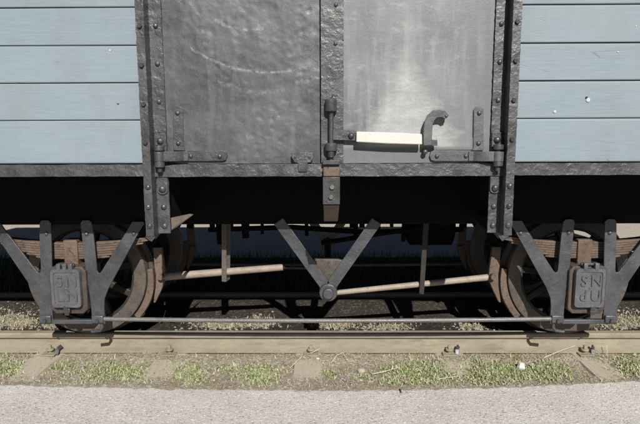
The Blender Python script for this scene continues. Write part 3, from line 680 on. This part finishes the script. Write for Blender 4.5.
    for a in ((-5.5, 5.5) if cx > xm else (-6, 0, 6)):
        put('lid_lug', MB().box(xb + (a - 2) * kl, xb + (a + 2) * kl, *yy(YL - .008, .517), lb - .012, lb + .036), 'box_iron', bo, .004)
    put('lid_pin', MB().tube([(xb - 9 * kl, Y(.505), lb + .024), (xb + 9 * kl, Y(.505), lb + .024)], .009, 10), 'iron', bo)
    sg = 1 if cx > xm else -.3
    put('lid_catch', MB().bar((xb + sg * 4 * kl, Y(YL - .004), la + .012), (xb + sg * 5 * kl, Y(YL + .012), la - .055), .030, .012).bar((xb + sg * 5 * kl - .02, Y(YL + .006), la - .02), (xb + sg * 5 * kl + .025, Y(YL + .006), la - .022), .03, .014), 'iron', bo, .003)
    if side > 0:
        rows = (('S', 'N'), ('L', 'N')) if cx < xm else (('S', 'N'), ('d', 'U'))
        for ri, row in enumerate(rows):
            for ci, ch in enumerate(row):
                cu = bpy.data.curves.new('letter', 'FONT'); cu.body = ch; cu.size = .098; cu.extrude = .007; cu.offset = .0012; cu.align_x = 'CENTER'; cu.align_y = 'CENTER'; cu.resolution_u = 3
                t = bpy.data.objects.new('tmp', cu); COL.objects.link(t); dg = bpy.context.evaluated_depsgraph_get(); me = bpy.data.meshes.new_from_object(t.evaluated_get(dg)); bpy.data.objects.remove(t)
                me.name = 'letter'; me.transform(Matrix.Rotation(math.pi / 2, 4, 'X')); me.materials.clear()
                put('letter', me, 'box_iron', bo, loc=(xb + (ci - .5) * .078, YL - .001, (la + lb) / 2 + (.5 - ri) * .098 - .004))
        rivet(bo, xb, YL, (la + lb) / 2, .007, .006, 'box_iron', 'stud')
    # leaf spring with its buckle
    ysp = (.60, .67)
    sp_ = put('spring_buckle', MB().box(cx - 7 * PXM(.6), cx + 7 * PXM(.6), *yy(.585, .685), zt - .004, Z(239.5, .6)), 'rust', wagon, .006)
    top = Z(242.5, .6); ks = PXM(.61)
    for i, hl in enumerate((80, 78, 71, 63, 55, 46, 37)):
        L = hl * ks; N = 18; vs = []; th = .0140
        for j in range(N + 1):
            u = -1 + 2 * j / N; x = cx + L * u; zc = top - i * .0158 + .16 * (L * u) ** 2
            e = 1 - .35 * max(0, abs(u) - .93) / .07
            y0, y1 = yy(ysp[0] + (1 - e) * .03, ysp[1] - (1 - e) * .03)
            vs += [(x, y0, zc - th), (x, y0, zc), (x, y1, zc), (x, y1, zc - th)]
        fs = [(j * 4 + q, j * 4 + (q + 1) % 4, j * 4 + 4 + (q + 1) % 4, j * 4 + 4 + q) for j in range(N) for q in range(4)] + [(0, 1, 2, 3), (N * 4, N * 4 + 3, N * 4 + 2, N * 4 + 1)]
        put('spring_leaf', MB().add(vs, fs), 'rust', sp_, .0015, smooth=40)
    for sg in (-1, 1):      # shackles from the spring ends up to the frame
        xe = cx + sg * 80 * ks; ze = top + .16 * (80 * ks) ** 2
        m = MB().bar((xe - sg * .015, Y(.59), ze - .02), (xe + sg * .085, Y(.59), ze + .10), .055, .012).bar((xe - sg * .015, Y(.68), ze - .02), (xe + sg * .085, Y(.68), ze + .10), .055, .012)
        m.tube([(xe, Y(.58), ze), (xe, Y(.69), ze)], .018, 12); m.box(*sorted((xe + sg * .05, xe + sg * .13)), *yy(.575, .695), ze + .08, z_sb0 + .02)
        put('spring_shackle', m, 'guard_iron', sp_, .003)
    # wheel
    wy = lambda a: (YW + a) if side > 0 else 2 * YC - (YW + a)
    prof = [(0, .335), (0, .405), (.004, .417), (.010, .420), (.072, .424), (.080, .432), (.084, .444), (.092, .450), (.104, .450), (.112, .440), (.114, .42), (.114, .335)]
    prof = [(wy(a) if True else a, r_) for a, r_ in prof]
    ty = put('wheel', MB().lathe_y(prof, 72, (cx, 0, Z_AX)), 'wheel', wagon, smooth=35)
    hp = [(wy(-.025), .045), (wy(-.025), .075), (wy(-.01), .085), (wy(.12), .085), (wy(.12), .045)]
    put('hub', MB().lathe_y(hp, 32, (cx, 0, Z_AX)), 'shade_steel', ty)
    ip = [(wy(.012), .318), (wy(.012), .338), (wy(.10), .338), (wy(.10), .318)]
    put('inner_rim', MB().lathe_y(ip, 64, (cx, 0, Z_AX)), 'shade_steel', ty)
    for q in range(9):
        a = 2 * math.pi * (q + .35) / 9; d = Vector((math.cos(a), 0, math.sin(a)))
        put('spoke', MB().bar(Vector((cx, wy(.055), Z_AX)) + d * .07, Vector((cx, wy(.055), Z_AX)) + d * .325, .05, .035), 'shade_steel', ty, .008)
    # brake shoe, hanger
    s2 = 1 if cx < xm else -1
    sh = []
    R0, R1 = .428, .478
    ang = np.linspace(math.radians(6), math.radians(-42), 12)
    pts = [(cx + s2 * R0 * math.cos(t), Z_AX + R0 * math.sin(t)) for t in ang] + [(cx + s2 * (R1 - .012 * abs(i - 5.5) / 5.5) * math.cos(t), Z_AX + R1 * math.sin(t)) for i, t in list(enumerate(ang))[::-1]]
    shoe = put('brake_shoe', MB().prism(pts, *tuple(sorted((wy(.008), wy(.075)))), 'y'), 'rust', wagon, .004)
    q = lambda a, b: (cx + s2 * a, Z_AX + b)
    put('shoe_holder', MB().prism([q(.47, .20), q(.53, .20), q(.545, .05), q(.55, -.03), q(.52, -.10), q(.47, -.20), q(.455, -.20), q(.477, -.08), q(.482, .0), q(.475, .06)], *tuple(sorted((wy(.02), wy(.055)))), 'y'), 'rust', shoe, .004)
    put('shoe_hanger', MB().bar((cx + s2 * .50, wy(.065), Z_AX + .17), (cx + s2 * .56, wy(.065), z_sb0 + .05), .05, .014), 'under', shoe)
    put('shoe_pin', MB().tube([(cx + s2 * .525, wy(-.02), Z_AX - .005), (cx + s2 * .525, wy(.09), Z_AX - .005)], .02, 12), 'rust', shoe)
for cx in (CXL, CXR):
    for side in (1, -1): gear(cx, side)
    put('axle', MB().tube([(cx, .70, Z_AX), (cx, YW - .02, Z_AX), (cx, YW + .1, Z_AX), (cx, 2 * YC - YW - .1, Z_AX), (cx, 2 * YC - YW + .02, Z_AX), (cx, 2 * YC - .70, Z_AX)], [.04, .046, .06, .06, .046, .04], 20), 'wheel', wagon)

# tie rods between the guards, near and far
kx = PXM(YG)
for side in (1, -1):
    Y = mir(YG - .004, side); x0 = CXL + 32 * kx; x1 = CXR - 32 * kx
    za = W(328, 318.6, YG)[1]; n = 12
    put('tie_rod', MB().tube([(x0 + (x1 - x0) * i / n, Y, za - .013 * (1 - (2 * i / n - 1) ** 2)) for i in range(n + 1)], .0148, 12), 'tie', wagon)
# V hangers with the brake shaft
for side in (1, -1):
    Yh = mir(YG, side); P = lambda px, py: W(px, py, YG)
    m = MB(); ax, az = P(328.3, 291)
    for pxt, sg in ((278.5, -1), (376.5, 1)):
        tx, tz = P(pxt, 221)
        m.bar((ax, Yh, az + .01), (tx, Yh, tz), 11 * kx, .012)
    vh = put('brake_hanger', m, 'guard_iron', wagon, .002)
    ya, yb = sorted((mir(YG - .045, side), mir(YG + .05, side)))
    put('shaft_boss', MB().tube([(ax, ya, az), (ax, yb, az)], .058, 24), 'guard_iron', vh, .005)
    yq = mir(YG - .05, side)
    if side > 0: put('shaft_nut', MB().tube([(ax, YG - .075, az), (ax, YG - .044, az)], .036, 18), 'guard_iron', vh, .006)
    ye = YG + .02
ax, az = W(328.3, 291, YG)
put('brake_shaft', MB().tube([(ax, YG + .03, az), (ax, 2 * YC - YG - .03, az)], .03, 16), 'under', wagon)
# rocker on the shaft, pull rods to the shoes, rod straps
yr = YW + .045
rx, rz = W(328.3, 290, .70)
P = lambda px, py: W(px, py, .72)
rk = [P(303, 262), P(312, 258.5), P(338, 258.8), P(351, 262), P(350, 267), P(340, 273), P(336, 290), P(322, 290), P(318, 273), P(305, 268)]
rock = put('brake_rocker', MB().prism(rk, .70, .735, 'y'), 'wheel', wagon, .004)
def rod(pa, pb, ra, rb):
    a = W(*pa, yr); b = W(*pb, yr)
    return put('pull_rod', MB().tube([(a[0], yr, a[1]), (b[0], yr, b[1])], [ra, rb], 14), 'rod', wagon)
lr = rod((160, 277), (283, 267.2), .0285, .0235); a_ = W(282, 267.3, yr); b_ = W(312, 264.6, yr); put('shaded_rod_end', MB().tube([(a_[0], yr, a_[1]), (b_[0], yr - .09, b_[1])], .013, 10), 'shade_steel', lr); rod((331, 293.2), (493, 276.8), .018, .0235)  # dark stub paints the left rod's run into the bracket's shadow
for px0, px1, py1, s_ in ((224.5, 224.2, 281.5, 1), (426.5, 421.5, 294, -1)):
    a = W(px0, 221, yr - .035); b = W(px1, py1, yr - .035); c = W(px1 + 2.5, py1 + 2.0, yr + .02)
    m = MB().bar((a[0], yr - .035, a[1] + .1), (b[0], yr - .035, b[1]), .034, .010).bar((b[0], yr - .040, b[1] + .004), (b[0] + .012, yr + .035, b[1] + .002), .032, .010, (0, 0, 1)).bar((a[0] + .02, yr + .033, a[1] + .1), (b[0] + .012, yr + .033, b[1]), .034, .010)
    put('rod_strap', m, 'wheel' if s_ > 0 else 'shade_steel', wagon, .002)  # right strap takes the dark steel to paint the post's shadow on it

# ------------------------------------------------------------------ growth, litter and stones
def blades(name, P, hgt, wid, tint, lean, mat='leaf'):
    """P (n,3) roots; one curved three-face blade each"""
    n = len(P); a = rng.uniform(0, 2 * np.pi, n); dx, dy = np.cos(a), np.sin(a); ln = lean * rng.uniform(.3, 1.0, n)
    px, py = -dy, dx; w2 = wid / 2
    V = np.zeros((n, 5, 3))
    for q, (t, ww) in enumerate(((0, 1), (0, -1), (.55, .8), (.55, -.8), (1, 0))):
        off = hgt * ln * t ** 1.6; z = hgt * t * np.sqrt(np.clip(1 - (ln * t * .8) ** 2, .02, 1))
        V[:, q, 0] = P[:, 0] + dx * off + px * w2 * ww; V[:, q, 1] = P[:, 1] + dy * off + py * w2 * ww; V[:, q, 2] = P[:, 2] + z - (.004 if t == 0 else 0)
    base = (np.arange(n) * 5)[:, None]
    quads = base + np.array([0, 1, 3, 2]); tris = base + np.array([2, 3, 4])
    me = bpy.data.meshes.new(name); me.vertices.add(n * 5); me.vertices.foreach_set('co', V.reshape(-1))
    loops = np.concatenate([quads.reshape(-1), tris.reshape(-1)]).astype(np.int32); me.loops.add(len(loops)); me.loops.foreach_set('vertex_index', loops)
    st = np.concatenate([np.arange(n) * 4, n * 4 + np.arange(n) * 3]).astype(np.int32); me.polygons.add(2 * n); me.polygons.foreach_set('loop_start', st)
    me.update(calc_edges=True); me.validate()
    ca = me.color_attributes.new('tint', 'FLOAT_COLOR', 'POINT'); col = np.ones((n, 5, 4)); col[:, :, :3] = tint[:, None, :]; ca.data.foreach_set('color', col.reshape(-1))
    me.materials.append(M[mat]); o = bpy.data.objects.new(name, me); link(o); return stuff(o)
def tints(n, cols, jit=.15):
    c = np.array(cols)[rng.integers(0, len(cols), n)]; return np.clip(c * rng.uniform(1 - jit, 1 + jit, (n, 1)), 0, 1)
soilz = lambda x, y: np.array([soil_h(a, b) for a, b in zip(x, y)])
GREEN = [(.25, .32, .13), (.31, .38, .17), (.37, .42, .22), (.21, .24, .11), (.41, .40, .26), (.47, .44, .31)]
DRY = [(.52, .46, .33), (.44, .37, .25), (.58, .53, .41), (.35, .28, .18)]
# green patches on the verge between asphalt and rail (pixel centre, half width, density)
patches = [(8, 367, 15, 9, .8), (62, 366, 14, 7, .7), (112, 371, 32, 11, 1.0), (190, 373, 17, 11, 1.2), (258, 374, 20, 11, 1.3), (225, 367, 16, 5, .35), (331, 372, 9, 6, .5), (366, 378, 10, 5, .4), (418, 373, 34, 13, 1.3), (492, 371, 32, 12, 1.4), (548, 371, 22, 10, 1.1), (628, 366, 18, 10, 1.0)]
R = []
for cx, cy, hx, hy, dn in patches:
    n = int(hx * hy * dn * 11)
    for _ in range(n):
        a = rng.normal(0, .5, 2)
        x, y = G(cx + a[0] * hx, min(386, cy + a[1] * hy), -.135)
        if y < Y_RAIL - .06 and y > edge_y(x) and wob(x * 3.1 + 7, y * 3.0) + rng.normal(0, .12) > -.14: R.append((x, y))
R = np.array(R); z = soilz(R[:, 0], R[:, 1])
n = len(R); o = blades('verge_weeds', np.c_[R, z], rng.uniform(.004, .019, n) * rng.choice([1, 1, 1, 1.8], n), rng.uniform(.004, .012, n), tints(n, GREEN), 1.1)
o['label'] = 'low green weeds growing between the rail and the asphalt'; o['category'] = 'weeds'
n = 9000; x = rng.uniform(-2.6, 2.6, n); y = rng.uniform(.2, Y_RAIL - .06, n); keep = y > np.array([edge_y(a) for a in x]); x, y = x[keep], y[keep]; n = len(x)
o = blades('verge_litter', np.c_[x, y, soilz(x, y) + .003], rng.uniform(.006, .03, n), rng.uniform(.0015, .005, n), tints(n, DRY, .35), 3.5)
o['label'] = 'dry straw litter scattered over the soil beside the rail'; o['category'] = 'litter'
LIT = [(12, 322, 30, 8), (52, 327, 10, 4), (222, 326, 28, 4), (258, 323, 20, 5), (335, 326, 24, 4), (388, 328, 24, 3), (472, 328, 14, 2.5), (620, 323, 32, 7)]
Q = []
for cx, cy, hx, hy in LIT:
    for _ in range(int(hx * hy * 5)):
        a = rng.normal(0, .5, 2); q = G(cx + a[0] * hx, cy + a[1] * hy, -.08)
        if Y_RAIL + .05 < q[1] < 1.72: Q.append(q)
Q = np.array(Q); x, y = Q[:, 0], Q[:, 1]; n = len(x)
o = blades('dry_grass', np.c_[x, y, soilz(x, y)], rng.uniform(.012, .045, n), rng.uniform(.002, .006, n), tints(n, DRY + [(.40, .38, .20), (.48, .46, .27)], .2), 2.0)
o['label'] = 'pale dry grass growing between the two rails under the wagon'; o['category'] = 'grass'
n = 30000; x = rng.uniform(-7, 7, n); y = rng.uniform(2.15, 3.75, n); dens = np.array([wob(a * .5 + 9, b * .6) for a, b in zip(x, y)]); keep = dens + rng.normal(0, .3, n) > -.15; x, y = x[keep], y[keep]; n = len(x)
o = blades('back_grass', np.c_[x, y, soilz(x, y)], rng.uniform(.04, .13, n), rng.uniform(.004, .010, n), tints(n, [(.07, .13, .035), (.10, .17, .05), (.13, .19, .07), (.20, .21, .10)]), .9)
o['label'] = 'green grass along the far side of the track'; o['category'] = 'grass'

def stones(name, X, Yv, Z, S, mat):
    ico = [(0, 0, 1), (.89, 0, .45), (.28, .85, .45), (-.72, .53, .45), (-.72, -.53, .45), (.28, -.85, .45), (.72, .53, -.45), (-.28, .85, -.45), (-.89, 0, -.45), (-.28, -.85, -.45), (.72, -.53, -.45), (0, 0, -1)]
    F = [(0, 1, 2), (0, 2, 3), (0, 3, 4), (0, 4, 5), (0, 5, 1), (1, 6, 2), (2, 7, 3), (3, 8, 4), (4, 9, 5), (5, 10, 1), (6, 7, 2), (7, 8, 3), (8, 9, 4), (9, 10, 5), (10, 6, 1), (11, 7, 6), (11, 8, 7), (11, 9, 8), (11, 10, 9), (11, 6, 10)]
    n = len(X); V = np.array(ico)[None] * rng.uniform(.65, 1.2, (n, 12, 1)) * S[:, None, None] * np.stack([rng.uniform(.8, 1.4, n), rng.uniform(.8, 1.3, n), rng.uniform(.45, .8, n)], 1)[:, None, :]
    V += np.stack([X, Yv, Z], 1)[:, None, :]; Fi = (np.arange(n) * 12)[:, None, None] + np.array(F)[None]
    me = bpy.data.meshes.new(name); me.from_pydata(V.reshape(-1, 3).tolist(), [], Fi.reshape(-1, 3).tolist()); me.materials.append(M[mat])
    o = bpy.data.objects.new(name, me); link(o); return stuff(o)
n = 5000; x = rng.uniform(-2.7, 2.7, n); y = rng.uniform(.2, Y_RAIL - .065, n); keep = (y > np.array([edge_y(a) for a in x])) & (np.array([wob(a * 1.3 + 2, b) for a, b in zip(x, y)]) > -.1); x, y = x[keep], y[keep]
o = stones('verge_gravel', x, y, soilz(x, y) + .002, rng.uniform(.003, .011, len(x)) ** 1.0, 'stone'); o['label'] = 'small grey stones on the soil beside the rail'; o['category'] = 'gravel'
n = 5000; x = rng.uniform(-2.4, 2.4, n); y = np.array([edge_y(a) for a in x]) - rng.uniform(0, .75, n)
o = stones('asphalt_grit', x, y, np.full(n, Z_ASPH - .0005), .0016 + .0035 * rng.uniform(0, 1, n) ** 3, 'stone'); o['label'] = 'loose grit on the worn asphalt'; o['category'] = 'grit'
j = rng.integers(0, len(Q), 1500); x = Q[j, 0] + rng.normal(0, .06, 1500); y = np.clip(Q[j, 1] + rng.normal(0, .05, 1500), Y_RAIL + .06, 2.0); n = 1500
o = stones('ballast_stones', x, y, soilz(x, y) + .003, rng.uniform(.004, .013, n), 'stone'); o['label'] = 'loose stones between the two rails'; o['category'] = 'ballast'

def single_stone(px, py, s, mat, name, label, cat, flat=(1, 1, .6)):
    x, y = G(px, py, -.125); r2 = random.Random(int(px)); m = MB(); n = 8; vs = []
    for zz, k in ((0, .85), (.35, 1.0), (.75, .85), (1.0, .45)):
        for q in range(n): a = 2 * math.pi * q / n; vs.append((x + s * flat[0] * k * math.cos(a) * r2.uniform(.8, 1.1), y + s * flat[1] * k * math.sin(a) * r2.uniform(.8, 1.1), -.146 + s * flat[2] * 2 * zz))
    fs = [(i * n + q, i * n + (q + 1) % n, (i + 1) * n + (q + 1) % n, (i + 1) * n + q) for i in range(3) for q in range(n)] + [tuple(range(n)), tuple(3 * n + q for q in range(n))]
    tag(put(name, m.add(vs, fs), mat, None, .002, smooth=30), label, cat)
single_stone(521, 366, .030, 'white', 'stone', 'bright white angular stone lying among green weeds beside the rail', 'stone', (.95, 1.0, .75))
single_stone(361.5, 369, .025, 'pale_iron', 'stone', 'small rounded pale beige stone on bare soil beside the rail', 'stone', (1.2, 1, .5))
single_stone(318, 357, .013, 'white', 'stone', 'tiny white pebble beside a rail screw', 'pebble', (1.3, .8, .6))
def twig(pts, r, label, z=-.12):
    P3 = []
    for px, py, zz in pts: a, b = G(px, py, zz); P3.append((a, b, zz))
    tag(put('straw', MB().tube(P3, [r * .75] * (len(P3) - 1) + [r * .4], 7), 'straw'), label, 'straw', None)
twig([(544, 357.5, -.125), (556, 352.5, -.105), (575, 345.5, -.080)], .0032, 'long pale straw leaning against the rail web')
twig([(311, 353, -.118), (315, 351, -.100), (320, 348.5, -.085)], .003, 'short pale straw sticking up from a rail screw')
twig([(331, 363, -.13), (337, 355, -.11), (343, 352.5, -.10), (349, 362, -.125)], .0028, 'thin bent straw arched against the rail foot')
twig([(290, 368, -.13), (297, 361, -.125), (302, 357, -.115)], .0035, 'pale curved straw lying on the sleeper end')
twig([(372, 374, -.128), (384, 371.5, -.118), (400, 367, -.122)], .003, 'crooked dry straw lying over bare soil')
twig([(606.5, 345, -.075), (607.5, 357, -.125)], .003, 'upright yellow straw standing beside the rail')
twig([(430, 381, -.13), (444, 378, -.122), (460, 376, -.126)], .003, 'dry straw lying across green weeds towards a sleeper')
x, y = G(400.3, 391, Z_ASPH); tag(put('bark_sliver', MB().add([(x - .006, y - .03, Z_ASPH + .002), (x + .007, y - .026, Z_ASPH + .002), (x + .003, y + .03, Z_ASPH + .004), (x - .004, y + .02, Z_ASPH + .003), (x, y - .02, Z_ASPH + .012), (x, y + .012, Z_ASPH + .011)], [(0, 1, 4), (1, 2, 5, 4), (2, 3, 5), (3, 0, 4, 5), (3, 2, 1, 0)]), 'dark'), 'dark sliver of bark lying at the asphalt edge', 'bark')
